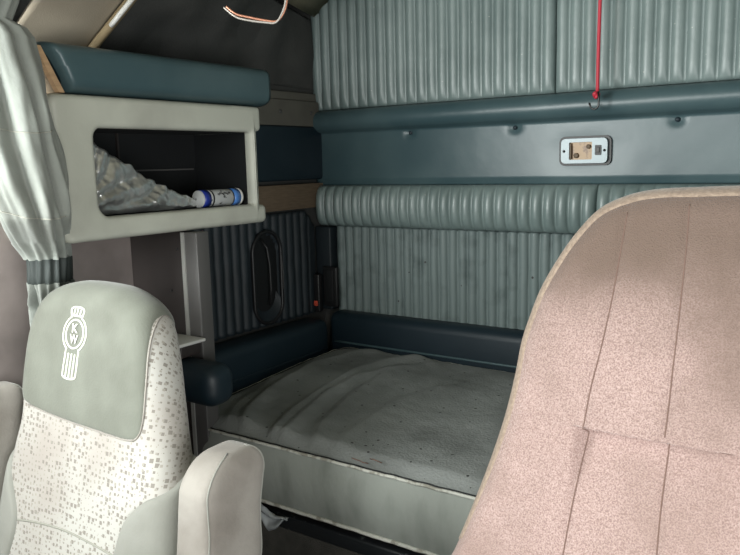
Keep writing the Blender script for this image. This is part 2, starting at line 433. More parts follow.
o = box('navy_wall_pad', (XL + .002, 1.52, 1.20), (XL + .03, 1.985, 1.372), M['navy_dark'], r=.01)
tag(o, 'deep navy pad on the left wall beside the open cabinet', 'wall padding')
ob = thing('mounting_board', (XL, 1.85, 1.375), 'olive grey board with two screw dimples above the navy wall pad', 'board')
box('board', (XL + .002, 1.60, 1.372), (XL + .028, 1.97, 1.452), M['oliveboard'], ob, r=.003)
box('upper_ledge', (XL + .002, 1.60, 1.4525), (XL + .020, 1.972, 1.478), M['oliveboard'], ob, r=.003)
for yy in (1.775, 1.925): lathe('screw', [(.006, 0), (.006, .002), (.0001, .003)], M['greymetal'], ob, 'X', (XL + .0285, yy, 1.415), 12)
o = box('wooden_strip', (XL + .002, 1.55, 1.108), (XL + .026, 1.99, 1.188), M['wood'], r=.002)
tag(o, 'brown wooden strip on the left wall under the navy pad', 'board')

# partition at the head of the bunk
pt = thing('partition', (-1.44, 1.22, 0), 'dark brown upright partition panel under the overhead cabinet', 'partition')
box('panel', (XL + .002, 1.205, 0), (-1.372, 1.235, 1.097), M['brown'], pt, r=.001)
box('end_post', (-1.371, 1.20, 0), (-1.327, 1.24, 1.097), M['greymetal'], pt, r=.003)
box('bright_edge', (-1.378, 1.196, .40), (-1.367, 1.1995, 1.097), M['lighttrim'], pt)
for xx, zz in ((-1.40, 1.055), (-1.40, .845), (-1.43, .95)):
    lathe('screw_hole', [(.0035, 0), (.0035, -.002), (.0001, -.0025)], M['black'], pt, 'Y', (xx, 1.2045, zz), 10)
# pads and controls on the partition
o = box('end_pad', (-1.385, 1.105, .705), (-1.205, 1.194, .803), M['navy_dark'], r=.035, seg=5)
tag(o, 'small rounded dark navy pad at the foot of the partition, by the grey seat', 'bolster')
cb = thing('control_box', (-1.36, 1.19, .806), 'small brown control box with a white lid behind the grey seat', 'control box')
box('box_body', (-1.42, 1.13, .806), (-1.325, 1.194, .838), M['brown'], cb, r=.004)
box('lid', (-1.435, 1.10, .8385), (-1.306, 1.194, .847), M['white'], cb, r=.004)
lathe('dial', [(.018, 0), (.018, -.008), (.013, -.010), (.0001, -.010)], M['white'], cb, 'Y', (-1.350, 1.102, .785), 24)
box('lever', (-1.38, 1.07, .752), (-1.315, 1.10, .759), M['white'], cb, r=.003)

# ------------------------------------------------------------------ overhead cabinet
cbn = thing('overhead_cabinet', (-1.46, 1.18, 1.10), 'cream plastic overhead cabinet with an open front and blue padded top', 'cabinet')
def rrect(y0, y1, z0, z1, rs, n=8):
    pts = []
    cs = [(y1, z1, 0, rs[0]), (y0, z1, 1, rs[1]), (y0, z0, 2, rs[2]), (y1, z0, 3, rs[3])]
    for (y, z, q, r) in cs:
        cy = y - r * (1 if q in (0, 3) else -1); cz = z - r * (1 if q in (0, 1) else -1)
        for k in range(n + 1):
            t = q * pi / 2 + pi / 2 * k / n; pts.append((cy + r * cos(t), cz + r * sin(t)))
    return pts
XF = -1.35
outer = rrect(.868, 1.454, 1.101, 1.402, (.022, .022, .034, .022))
inner = rrect(.963, 1.430, 1.150, 1.336, (.006, .022, .03, .006))
def frame_mesh():
    vs = []; fs = []; n = len(outer)
    def lerp(a, b_, t): return (a[0] + (b_[0] - a[0]) * t, a[1] + (b_[1] - a[1]) * t)
    cy, cz = 1.175, 1.245
    rings = []
    def off(pts, d):
        out = []
        for k in range(n):
            a = Vector(pts[k - 1]); b_ = Vector(pts[(k + 1) % n]); t = (b_ - a).normalized(); nn = Vector((t.y, -t.x)); out.append((pts[k][0] + nn.x * d, pts[k][1] + nn.y * d))
        return out
    for d, x in ((0, XF - .10), (0, XF - .014), (-.003, XF - .006), (-.008, XF - .001), (-.014, XF)):
        rings.append([(x, *p) for p in off(outer, d)])
    for d, x in ((.012, XF), (.006, XF - .001), (.002, XF - .005), (0, XF - .012), (0, XF - .022)):
        rings.append([(x, *p) for p in off(inner, d)])
    for r in rings: vs += r
    for j in range(len(rings) - 1):
        for k in range(n):
            a = j * n + k; b_ = j * n + (k + 1) % n; fs.append((a, b_, b_ + n, a + n))
    a = (len(rings) - 1) * n
    for k in range(n): fs.append((a + k, a + (k + 1) % n, (k + 1) % n, k))
    return raw('front_frame', vs, fs, M['shell'], cbn, True)
frame_mesh()
box('top_rail', (XF - .07, 1.36, 1.3385), (XF - .0004, 1.468, 1.4012), M['shell'], cbn, r=.011, seg=4)
box('bottom_rail', (XF - .07, 1.34, 1.1005), (XF - .0004, 1.478, 1.1485), M['shell'], cbn, r=.015, seg=4)
# box behind the frame, open in front
bm = bmesh.new(); xb0, xb1 = XL + .001, XF - .102
addbox(bm, (xb0, .895, 1.102), (XF - .05, 1.45, 1.130)); addbox(bm, (xb0, .895, 1.372), (xb1, 1.45, 1.400))
addbox(bm, (xb0, .895, 1.130), (xb1, .91, 1.372)); addbox(bm, (xb0, 1.435, 1.130), (xb1, 1.45, 1.372))
frombm('box', bm, M['shell'], cbn)
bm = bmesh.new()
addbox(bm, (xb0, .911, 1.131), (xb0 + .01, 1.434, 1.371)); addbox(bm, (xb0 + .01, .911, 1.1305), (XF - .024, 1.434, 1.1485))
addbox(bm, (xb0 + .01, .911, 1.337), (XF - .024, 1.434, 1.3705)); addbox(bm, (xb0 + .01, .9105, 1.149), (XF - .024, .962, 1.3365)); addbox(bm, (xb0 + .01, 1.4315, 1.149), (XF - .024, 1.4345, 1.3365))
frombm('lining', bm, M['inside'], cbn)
box('inner_ledge', (xb0 + .011, 1.22, 1.243), (xb0 + .018, 1.418, 1.247), M['greymetal'], cbn)
box('inner_divider', (xb0 + .011, 1.175, 1.14), (xb0 + .018, 1.180, 1.36), M['brown'], cbn)
box('side_strip', (XF - .095, .858, 1.135), (XF - .020, .8665, 1.370), M['dusty_shell'], cbn, r=.003)
# top pad : rounded, slanted left end
def padf(u, v):
    # v round the section, u along
    y0 = .872; y1 = 1.49
    t = 2 * pi * v
    cx, cz = XF - .105, 1.453; ax, az = .118, .050
    c, s = cos(t), sin(t); e = .42
    x = cx + ax * (abs(c) ** e) * (1 if c > 0 else -1); z = cz + az * (abs(s) ** e) * (1 if s > 0 else -1)
    k = min(1, max(0, u * 1.06 - .03)); kk = 1
    if u < .03: kk = sqrt(max(0, 1 - (1 - u / .03) ** 2)); k = 0
    if u > .97: kk = sqrt(max(0, 1 - (1 - (1 - u) / .03) ** 2)); k = 1
    end = .012 * (1 - sqrt(max(0, 1 - (1 - min(u, .03) / .03) ** 2)))
    y = y0 + (y1 - y0) * k - (.010 * sin(pi / 2 * (1 - u / .03)) * 0 if u < .03 else 0)
    y += -.012 * (1 - u / .03) + .012 if u < .03 else (.012 * (1 - (1 - u) / .03) if u > .97 else .012)
    y += (1.403 - z) * .55 * (1 - sm(0, .25, k)) * -0 + (1.50 - z) * .45 * (1 - sm(0, .2, k))
    x = cx + (x - cx) * (.75 + .25 * kk); z = cz + (z - cz) * (.75 + .25 * kk)
    x += .003 * nz((x, y, z), 8)
    return (x, y, z)
grid('top_pad', padf, 80, 48, M['navy'], cbn)
for uu in (0, 1):
    vs = [padf(uu, k / 48) for k in range(48)]; raw('pad_end', vs, [tuple(range(48))], M['navy_dark'], cbn)
def board(name, x0, x1, e, m):
    bm = bmesh.new(); P = [(.897, 1.4035), (.853, 1.490)]
    vv = [bm.verts.new((x, y + d, z)) for x in (x0, x1) for (y, z), d in ((P[0], -e), (P[0], .010), (P[1], .010), (P[1], -e))]
    for f in ((0, 1, 2, 3), (7, 6, 5, 4), (0, 4, 5, 1), (1, 5, 6, 2), (2, 6, 7, 3), (3, 7, 4, 0)): bm.faces.new([vv[i] for i in f])
    return frombm(name, bm, m, cbn)
board('end_board', -1.50, -1.372, .002, M['wood_pale']); board('plywood_edge', -1.372, -1.358, .003, M['plywood'])

# silver sunshade heaped in the cabinet
def shadef(u, v):
    y = .975 + .345 * u
    zt = 1.160 + .150 * (1 - u) ** 1.4 + .012 * (1 - u)
    zt += .007 * abs(sin(u * 34)) * (1 - .3 * u) - .002
    zb = 1.1505
    w = v * 2
    if w <= 1: z = zb + (zt - zb) * w; x = -1.402 - .012 * w
    else: z = zb + (zt - zb) * (2 - w); x = -1.440 - .05 * (2 - w)
    ang = atan2(z - 1.15, y - .93)
    edge = min(1, min(w, 2 - w) * 6)
    rip = .5 + .5 * sin(ang * 22 + 3 * nz((y, x, z), 14)); 
    x += edge * (.013 * (rip ** .5) * (1 if w <= 1 else -1) + .010 * (.5 - abs(nz((x, y * .8 + z * .8, (z - y) * .35), 42))) + .004 * abs(nz((x, y, z), 80))) - (.008 if w <= 1 else 0)
    z += edge * .004 * nz((x, y * 1.0, z), 60)
    return (x, y, z)
o = grid('sunshade', shadef, 110, 44, M['foil'], smooth=True)
tag(o, 'crumpled silver foil sunshade heaped inside the overhead cabinet', 'sunshade')

can = thing('spray_can', (-1.44, 1.24, 1.137), 'blue and grey spray can lying in the overhead cabinet by the sunshade', 'can')
ax, rr = (-1.3965, 0, 1.1712), .0215
def cyl(name, y0, y1, m, r=rr, parent=can, bev=.0):
    return lathe(name, [(r - bev, y0), (r, y0 + bev), (r, y1 - bev), (r - bev, y1)] if bev else [(r, y0), (r, y1)], m, parent, 'Y', ax, 36)
cyl('can_shell', 1.2750, 1.4120, M['can_body'], rr, bev=.0015)
cyl('deep_blue_band', 1.2800, 1.3020, M['can_deep'], rr + .0004)
cyl('black_band', 1.3080, 1.3130, M['black'], rr + .0004)
cyl('black_band', 1.3780, 1.3820, M['black'], rr + .0004)
cyl('blue_band', 1.3825, 1.4060, M['can_blue'], rr + .0004)
cyl('white_rim', 1.4065, 1.4140, M['white'], rr + .0008, bev=.001)
for i in range(6):
    a = [(.2, .0), (.35, .004), (.1, .007), (.3, .011), (.15, .014)][:5]
    y0 = 1.3250 + .0075 * i; pts = []
    for t, dy in a: th = .25 + t + .12 * (i % 2); pts.append((ax[0] + (rr + .0006) * cos(th), y0 + dy * .5, ax[2] + (rr + .0006) * sin(th)))
    tube('label_mark', pts, .0008, M['black'], can, 5)

# ------------------------------------------------------------------ cabin lamp
lm = thing('cabin_lamp', (-.667, YB - .03, 1.235), 'silver plate cabin lamp with amber opening and black switch on the blue band', 'lamp')
YL = YB - .03
def plate(name, x0, x1, z0, z1, r, y0, y1, m, parent, bev=.002):
    bm = bmesh.new(); p = rrect(x0, x1, z0, z1, (r,) * 4, 6)
    vs = [bm.verts.new((a, y1, c)) for a, c in p]; f = bm.faces.new(vs)
    g = bmesh.ops.extrude_face_region(bm, geom=[f]); nv = [v for v in g['geom'] if isinstance(v, bmesh.types.BMVert)]
    bmesh.ops.translate(bm, verts=nv, vec=(0, y0 - y1, 0))
    if bev:
        es = [e for e in bm.edges if all(abs(v.co.y - y0) < 1e-6 for v in e.verts)]
        bmesh.ops.bevel(bm, geom=es, offset=bev, segments=2, affect='EDGES')
    return frombm(name, bm, m, parent)
plate('dark_gasket', -.729, -.589, 1.229, 1.307, .016, YL - .001, YL + .006, M['black'], lm, 0)
# face plate as a ring around the opening
o_ = rrect(-.722, -.596, 1.235, 1.301, (.012,) * 4, 6); i_ = rrect(-.699, -.637, 1.245, 1.291, (.003,) * 4, 6); n_ = len(o_)
vs = []; fs = []
for pts, y in ((o_, YL - .001), (o_, YL - .007), ([(a * .985 - .659 * .015, c * .985 + 1.268 * .015) for a, c in o_], YL - .0095), (i_, YL - .0095), (i_, YL - .001)): vs += [(a, y, c) for a, c in pts]
for j in range(4):
    for k in range(n_): a = j * n_ + k; b_ = j * n_ + (k + 1) % n_; fs.append((a, b_, b_ + n_, a + n_))
raw('face_plate', vs, fs, M['bezel'], lm)
plate('amber_reflector', -.699, -.637, 1.245, 1.291, .003, YL - .002, YL - .0012, M['amber'], lm, 0)
box('reflector_side', (-.698, YL - .009, 1.247), (-.693, YL - .0022, 1.289), M['wood'], lm, r=.001)
lathe('bulb_clip', [(.007, 0), (.007, -.004), (.004, -.005), (.0001, -.005)], M['wood'], lm, 'Y', (-.681, YL - .0022, 1.256), 14)
lathe('bulb_clip', [(.006, 0), (.006, -.004), (.0035, -.005), (.0001, -.005)], M['wood'], lm, 'Y', (-.648, YL - .0022, 1.279), 14)
sw = plate('switch', -.629, -.612, 1.256, 1.282, .002, YL - .012, YL - .0094, M['black'], lm, .001)
box('rocker', (-.625, YL - .0145, 1.262), (-.616, YL - .0121, 1.277), M['greymetal'], lm, r=.001)
for xx in (-.713, -.604): lathe('screw', [(.0035, 0), (.0035, -.0015), (.0001, -.002)], M['black'], lm, 'Y', (xx, YL - .0096, 1.268), 12)

# ------------------------------------------------------------------ red cord with hook
rc = thing('bungee_cord', (-.613, 1.905, ZC), 'red elastic cord with a black hook hanging before the back wall', 'cord')
pts = [(-.602 - .006 * t - .002 * sin(t * 3), 1.905, ZC - (ZC - 1.408) * t) for t in [i / 20 for i in range(21)]]
tube('cord', pts, .0046, M['redcord'], rc)
p0 = Vector(pts[-1])
tube('knot', [p0 + Vector((.006 * cos(a) * (1 - i / 30) - .002, -.004 + .004 * sin(a * 2), .006 * sin(a) - .003)) for i, a in enumerate([j * .5 for j in range(20)])], .0042, M['redcord'], rc)
hk = [(.004, 0, .004), (.005, 0, -.008), (.005, 0, -.018)] + [(-.003 + .008 * cos(a), 0, -.020 - .008 * sin(a)) for a in [k * pi / 8 for k in range(9)]] + [(-.0125, 0, -.016)]
tube('hook', [p0 + Vector((a * 1.35, -.010, c * 1.35)) for a, _, c in hk], .0026, M['steel'], rc, 8)

# loose wires from the roof
wr = thing('hanging_wires', (-1.12, 1.28, ZC), 'two bent copper wires hanging from the roof above the cabinet', 'wire')
nrm = (-.55, .83, 0)
def wp(px, py, d=1.62): return onplane(px, py, CAM + Vector(nrm) * d, nrm)
w1 = catmull([wp(*p) for p in [(288, -55), (288, -20), (287, 0), (284, 12), (277, 21), (266, 20.5), (250, 17.5), (236, 14), (226, 6.5)]], False, 6)
w2 = catmull([wp(*p) + Vector((.002, 0, 0)) for p in [(285.5, -55), (285.5, -20), (285, 0), (281.5, 13), (275, 22.5), (264, 22.5), (248, 20.5), (235, 17), (223, 7.5)]], False, 6)
w1[0].z = w2[0].z = ZC - .001
tube('copper_wire', w1, .0024, M['copper'], wr); tube('grey_wire', w2, .0022, M['greywire'], wr)

# ------------------------------------------------------------------ mattress and bunk
mt = thing('mattress', (-.5, 1.6, .458), 'worn thin bunk mattress, dark grey top with pale soiled front side', 'mattress')
MX0, MX1, MY0, MY1 = -1.462, .44, 1.205, 1.905
def mtop(u, v, z=None):
    """outline point, rounded corners; u along x, v along y"""
    x = MX0 + (MX1 - MX0) * u; y = MY0 + (MY1 - MY0) * v
    return x, y
def corner(x, y, R=.16):
    # squeeze left corners round
    cx = MX0 + R
    if x < cx:
        for yy, s in ((MY0 + R, -1), (MY1 - R, 1)):
            if (y - yy) * s > 0:
                dx, dy = x - cx, y - yy; m_ = max(abs(dx), abs(dy)); l = hypot(dx, dy)
                if l > 1e-9: return cx + dx * m_ / l, yy + dy * m_ / l
    return x, y
FOLDS = []
for F, w, h in (([(236, 436), (239, 428), (247, 407), (273, 386.5), (314, 366), (360, 356), (420, 354)], .010, .008),
                ([(264, 446), (270, 428), (293, 407), (324, 389), (360, 372), (384, 366), (427, 361), (485, 364)], .011, .010),
                ([(276, 446), (281, 430), (304, 410), (329, 393), (360, 379), (400, 370)], .008, .007),
                ([(310, 448), (322, 420), (340, 404), (360, 390), (390, 375), (430, 368)], .012, .007),
                ([(326, 455), (345, 433), (365, 418), (400, 400), (440, 390)], .016, .005),
                ([(222, 436), (224, 420), (240, 400), (275, 378)], .02, .006)):
    G = []
    for p in F: q_ = onplane(*p, (0, 0, .645), (0, 0, 1)); G.append((q_.x, q_.y))
    FOLDS.append((G, w, h))
def ztop(x, y):
    b_ = sm(0, .05, min(x - MX0, y - MY0, MY1 - y + .02))
    z = .612 + .018 * b_ + .028 * sm(MY0, MY1, y)
    # drawn folds sweeping from the front left to the back
    s = 0
    for k, (F, w, h) in enumerate(FOLDS):
        dm = 9; sg = 1
        for a, e_ in zip(F[:-1], F[1:]):
            dx, dy = e_[0] - a[0], e_[1] - a[1]; t = ((x - a[0]) * dx + (y - a[1]) * dy) / (dx * dx + dy * dy); t = max(0, min(1, t))
            ex, ey = x - a[0] - dx * t, y - a[1] - dy * t; d = ex * ex + ey * ey
            if d < dm: dm = d; sg = 1 if dx * ey - dy * ex > 0 else -1
        d = sqrt(dm)
        # steep on one side, soft on the other
        s += 1.35 * h * exp(-(d / (w if sg > 0 else w * 3)) ** 2)
    return z + (s + .004 * nz((x, y, 0), 9) + .0012 * nz((x, y, 4), 40)) * b_
def mt_f(u, v):
    x, y = mtop(u, v); x, y = corner(x, y); return (x, y, ztop(x, y))
grid('top_cover', mt_f, 260, 120, M['matt_top'], mt)
# perimeter
per = []
N1, N2 = 200, 70
for i in range(N2): per.append((0, 1 - i / N2))
for i in range(N1): per.append((i / N1, 0))
for i in range(N2): per.append((1, i / N2))
for i in range(N1): per.append((1 - i / N1, 1))
pp = [corner(*mtop(*p)) for p in per]
def side(u, v):
    k = int(round(u * len(pp))) % len(pp); x, y = pp[k]
    nx, ny = 0, 0
    a, c = pp[k - 1], pp[(k + 1) % len(pp)]; t = Vector((c[0] - a[0], c[1] - a[1])).normalized(); nx, ny = t.y, -t.x
    zt = ztop(x, y) - .004; zb = .470
    z = zb + (zt - zb) * v
    bul = .012 * sin(pi * v) + .003 * nz((x, y, z * .4), 16) * sin(pi * v)
    return (x + nx * bul, y + ny * bul, z)
grid('side_cover', side, len(pp), 14, M['matt_side'], mt, wrap=True)
raw('bottom_cover', [(x, y, .4702) for x, y in pp], [tuple(range(len(pp)))], M['matt_side'], mt)
def pipe(name, zf, r, off):
    pts = []
    for k in range(len(pp)):
        a, c = pp[k - 1], pp[(k + 1) % len(pp)]; t = Vector((c[0] - a[0], c[1] - a[1])).normalized()
        pts.append((pp[k][0] + t.y * off, pp[k][1] - t.x * off, zf(*pp[k]) + .0015 * nz((pp[k][0], pp[k][1], 0), 40)))
    tube(name, pts, r, M['piping'], mt, 8, closed=True)
pipe('piping', lambda x, y: ztop(x, y) - .001, .0035, .002)
pipe('piping', lambda x, y: .468, .0042, .002)
pipe('dark_gap_cord', lambda x, y: ztop(x, y) + .0005, .0026, -.0035); bpy.data.objects['dark_gap_cord'].name = 'inner_seam'
bpy.data.objects['inner_seam'].data.materials[0] = M['inside']
# loose torn threads
tube('torn_thread', [(-.90, 1.215, .625), (-.885, 1.20, .632), (-.87, 1.205, .628), (-.86, 1.198, .63), (-.85, 1.205, .627)], .0012, M['thread'], mt, 5)
tube('torn_thread', [(-.86, 1.225, .628), (-.845, 1.215, .634), (-.825, 1.218, .629)], .0012, M['thread'], mt, 5)
0 and tube('loose_thread', [(-.965, 1.200, .466), (-.96, 1.192, .452), (-.972, 1.190, .446)], .0008, M['piping'], mt, 5)

bk_ = thing('bunk_base', (-.5, 1.6, 0), 'carpeted bunk box with a black steel front rail under the mattress', 'bed base')
box('carpeted_box', (XL + .004, 1.262, 0), (XR - .006, YB - .004, .395), M['carpet'], bk_, r=.006)
box('red_board', (XL + .004, 1.250, .396), (XR - .006, YB - .004, .463), M['redwood'], bk_)
box('steel_rail', (-1.30, 1.215, .405), (XR - .006, 1.2485, .440), M['blacksteel'], bk_, r=.006)

o = grid('plastic_scrap', lambda u, v: (-1.185 + .105 * u + .01 * v, 1.2135 - .02 * u - .012 * sin(v * 9) * .5 + .004 * nz((u, v, 0), 6), .452 - .008 * u - v * (.060 * (1 - abs(u * 1.6 - .45)) if abs(u * 1.6 - .45) < 1 else 0) + .004 * sin(u * 8)), 20, 10, M['scrap'])
sol = o.modifiers.new('s', 'SOLIDIFY'); sol.thickness = .0012
tag(o, 'crinkled clear plastic scrap hanging under the mattress edge by the armrest', 'plastic scrap')

# ------------------------------------------------------------------ curtain
ct = thing('curtain', (-1.50, .9, .5), 'pale sage fabric curtain gathered beside the overhead cabinet', 'curtain')
side_dir = Vector((.53, .85, 0)).normalized(); dep = Vector((-.85, .53, 0)).normalized()
base = Vector((-1.462, .836, 0)); ncur = -dep
def lev(pyx):
    l, r, y = pyx
    A = onplane(l, y, base, dep); B = onplane(r, y, base, dep); return ((A - base).dot(side_dir), (B - base).dot(side_dir), (A.z + B.z) / 2)
LV = [lev(p) for p in [(-60, 18, -70), (-60, 12, 0), (-56, 6, 18), (-56, 22, 26), (-54, 30, 36), (-50, 36, 60), (-42, 45, 95), (-32, 55, 140), (-16, 62, 180), (2, 68, 215), (15, 69, 238), (24, 70, 252), (28, 70, 260), (28, 70, 280), (30, 70, 290), (32, 74, 320), (34, 78, 345)]]
def curtf(i0, i1, fold=1.0):
    def f(u, v):
        t = i0 + (i1 - i0) * v; k = min(int(t), len(LV) - 2); fr = t - k
        l, r, z = [LV[k][q] * (1 - fr) + LV[k + 1][q] * fr for q in range(3)]
        a = 2 * pi * u; c = (l + r) / 2; h = (r - l) / 2
        w = h * .92
        d = min(.038, h * .75)
        tight = 1 - exp(-(abs(z - 1.04) / .08) ** 2)
        fa = a + .9 * (z - 1.04) + .6 * nz((u * 3, z, 1), 3)
        fo = .015 * fold * sin(fa * 6 + 1.3 * sin(z * 6 + 1)) * (.35 + .65 * tight) + .014 * fold * nz((cos(a), sin(a), z * 3), 2.2) + .004 * nz((cos(a) * 2, sin(a) * 2, z * 5), 3)
        if tight < .5: fo += .003 * sin(a * 15)
        s_ = c + (w + fo) * cos(a); dd = (d + fo) * sin(a)
        if z > 1.05 and z < 1.2: fo2 = .006 * sin(a * 5 + 1) * sm(1.05, 1.1, z) * (1 - sm(1.12, 1.2, z)); dd += fo2
        p = base + side_dir * s_ + dep * (dd + .0); p.z = z; p = CAM + (p - CAM) * (1.05 - .05 * sm(.96, 1.03, z) - .075 * sm(1.07, 1.16, z))
        p.x = max(p.x, XL + .003)
        return tuple(p)
    return f
grid('cloth', curtf(0, 11.8), 120, 130, M['curtain'], ct, wrap=True)
grid('lower_cloth', curtf(13.1, 16), 120, 40, M['curtain'], ct, wrap=True)
def strapf(u, v):
    p = Vector(curtf(11.7, 13.2, .25)(u, v)); c = base + side_dir * ((LV[12][0] + LV[12][1]) / 2); d = Vector((p.x - c.x, p.y - c.y, 0)).normalized()
    p = p + d * .004; p.x = max(p.x, XL + .002); return tuple(p)
ts = grid('tie_band', strapf, 80, 6, M['strap'], ct, wrap=True)
# hems stitched across the cloth
for (fr0, sgn) in ((6.4, 1), (8.7, 1)):
    pts = []
    for k in range(40):
        a = 1.5 + .02 * 0; u = .56 + .40 * k / 39
        p = Vector(curtf(0, 16)(u, (fr0 + 1.3 * ((u - .56) / .4) - .9 * ((u - .56) / .4) ** 2) / 16)); pts.append(p - dep * .0008)
    tube('hem_seam', pts, .0012, M['greythread'], ct, 5)

# ------------------------------------------------------------------ seats
class Pillow:
    """upholstered back: outline in the plane of the back, rounded edge of radius rho, optional relief"""
    def __init__(s, origin, tilt, rho, crown, extra=None):
        s.o = Vector(origin); s.V = Vector((0, sin(tilt), cos(tilt))); s.N = Vector((0, -cos(tilt), sin(tilt))); s.rho = rho; s.crown = crown; s.extra = extra
        s.p0 = s.o
    def uv(s, px, py):
        p = onplane(px, py, s.o + s.N * s.rho, s.N) - s.o; return (p.x, p.dot(s.V))
    def outline(s, pts, c):
        s.c = c; P = catmull(pts, True, 14)
        arr = sorted((atan2(p[1] - c[1], p[0] - c[0]), hypot(p[0] - c[0], p[1] - c[1])) for p in P)
        s.arr = [(arr[-1][0] - 2 * pi, arr[-1][1])] + arr + [(arr[0][0] + 2 * pi, arr[0][1])]
        s.tab = []
        j = 0; NT = 1440
        for i in range(NT + 1):
            a = -pi + 2 * pi * i / NT
            while j < len(s.arr) - 2 and s.arr[j + 1][0] < a: j += 1
            a0, r0 = s.arr[j]; a1, r1 = s.arr[j + 1]; t = (a - a0) / (a1 - a0) if a1 > a0 else 0
            s.tab.append(r0 + (r1 - r0) * t)
        s.NT = NT
    def O(s, a):
        f = (a + pi) / (2 * pi) * s.NT; i = int(f); i = max(0, min(s.NT - 1, i)); return s.tab[i] + (s.tab[i + 1] - s.tab[i]) * (f - i)
    def S(s, u, v, lift=0):
        du, dv = u - s.c[0], v - s.c[1]; w = hypot(du, dv); a = atan2(dv, du); O = s.O(a); rho = s.rho
        arc = (O - rho + rho * pi / 2) - w; sign = 1
        if arc < 0: arc = -arc; sign = -1
        if arc < rho * pi / 2:
            th = arc / rho; d = rho * (1 - cos(th)); h = rho * sin(th); nd, nh = cos(th), sin(th)
        else: d = rho + arc - rho * pi / 2; h = rho; nd, nh = 0, 1
        if sign > 0:
            k = min(1, arc / (rho * 1.6)); h += s.crown * k * (1 - exp(-arc / .15))
            if s.extra: h += s.extra(u, v) * k
        r = O - d; h *= sign; nh *= sign
        r += lift * nd; h += lift * nh
        return s.o + Vector((s.c[0] + r * cos(a), 0, 0)) + s.V * (s.c[1] + r * sin(a)) + s.N * h
    def body(s, name, m, parent, NA=300, NR=110, uvmap=False):
        vs = []; fs = []; uvs = []
        vs.append(s.S(s.c[0] + 1e-6, s.c[1])); uvs.append((s.c[0], s.c[1]))
        NRb = 40
        for j in range(1, NR + 1 + NRb):
            for i in range(NA):
                a = -pi + 2 * pi * i / NA; W = s.O(a) - s.rho + s.rho * pi / 2
                w = W * j / NR if j <= NR else W + W * .98 * (j - NR) / NRb
                u, v = s.c[0] + w * cos(a), s.c[1] + w * sin(a); vs.append(s.S(u, v)); uvs.append((u, v))
        T = NR + NRb
        for i in range(NA): fs.append((0, 1 + i, 1 + (i + 1) % NA))
        for j in range(T - 1):
            for i in range(NA):
                a = 1 + j * NA + i; b_ = 1 + j * NA + (i + 1) % NA; fs.append((a, b_, b_ + NA, a + NA))
        fs.append(tuple(1 + (T - 1) * NA + i for i in range(NA)))
        return raw(name, vs, fs, m, parent, True, uvs if uvmap else None)
    def patch(s, name, poly, m, parent, lift=.004, NR=40, smooth_pts=True, k=8, c=None, base=-.002):
        P = catmull(poly, True, k); 
        c = Vector(c) if c else sum(P, Vector((0, 0))) / len(P)
        vs = [s.S(c.x, c.y, lift)]; fs = []; n = len(P)
        for j in range(1, NR + 1):
            f = j / NR; l = base + (lift - base) * sqrt(max(0, 1 - f ** 14))
            for p in P: q_ = c + (p - c) * f; vs.append(s.S(q_.x, q_.y, l))
        for i in range(n): fs.append((0, 1 + i, 1 + (i + 1) % n))
        for j in range(NR - 1):
            for i in range(n): a = 1 + j * n + i; b_ = 1 + j * n + (i + 1) % n; fs.append((a, b_, b_ + n, a + n))
        return raw(name, vs, fs, m, parent, True)
    def line(s, name, pts, r, m, parent, lift=0, k=8, closed=False):
        P = catmull(pts, closed, k); return tube(name, [s.S(p[0], p[1], lift) for p in P], r, m, parent, 6, closed)

# ---- passenger seat
ps = thing('passenger_seat', (-1.21, .82, 0), 'pale grey cab seat with dotted cloth and a sage headrest panel bearing a white emblem', 'seat')
P1 = Pillow((-1.222, .792, .50), radians(11), .050, .006)
T1 = [(0, .536), (-.10, .533), (-.182, .506), (-.222, .44), (-.236, .33), (-.236, .25), (-.255, .15), (-.265, .0), (-.24, -.08), (-.12, -.11), (0, -.115),
      (.12, -.11), (.24, -.08), (.265, .0), (.255, .15), (.224, .25), (.200, .33), (.167, .43), (.132, .495), (.07, .527)]
P1.outline(T1, (0, .24))
P1.body('backrest', M['dotted'], ps, uvmap=True)
g = P1.uv
cov = [g(30, 404), g(60, 417), g(100, 431), g(128, 440), g(139, 437), g(143, 420), g(144, 380), g(144, 340), g(146, 305)]
cov += [(.19, .60), (.10, .66), (0, .66), (-.12, .65), (-.22, .60), (-.28, .50), (-.29, .40), (-.28, .335), (-.25, .30)]
P1.patch('headrest_cover', cov, M['sage'], ps, lift=.004, c=(-.03, .40), NR=60)
rb = [g(188, 470), g(165, 492), g(145, 502), g(128, 520), g(116, 556), (.09, -.02), (.12, -.10), (.25, -.10), (.32, .0), (.32, .12), (.29, .20)]
P1.patch('side_bolster', rb, M['plainseat'], ps, lift=.012, NR=30)
lb = [(-x, y) for x, y in rb][::-1]
lb = [g(-6, 430), g(8, 452), g(15, 485), g(19, 520), g(10, 556), (-.22, -.06), (-.30, -.06), (-.33, .05), (-.32, .15), (-.29, .21)]
P1.patch('side_bolster', lb, M['plainseat'], ps, lift=.010, NR=30)
P1.line('lumbar_seam', [g(19, 519), g(40, 522), g(65, 529), g(90, 541), g(117, 556)], .0022, M['greythread'], ps, lift=.0005)
P1.line('cover_piping', [g(30, 404), g(60, 417), g(100, 431), g(128, 440), g(139, 437), g(143, 420), g(144, 380), g(144, 340), g(146, 305), g(150, 294)], .0016, M['arm'], ps, lift=.001)
# seat cushion, base
box('seat_cushion', (-1.47, .22, .36), (-.96, .80, .455), M['plainseat'], ps, r=.04, seg=5)
bm = bmesh.new(); addbox(bm, (-1.40, .34, 0), (-1.02, .80, .30), .02); addbox(bm, (-1.43, .30, .30), (-.99, .86, .358), .01)
addbox(bm, (-1.30, .84, .33), (-1.12, .88, .50), .01)
frombm('pedestal', bm, M['black'], ps)
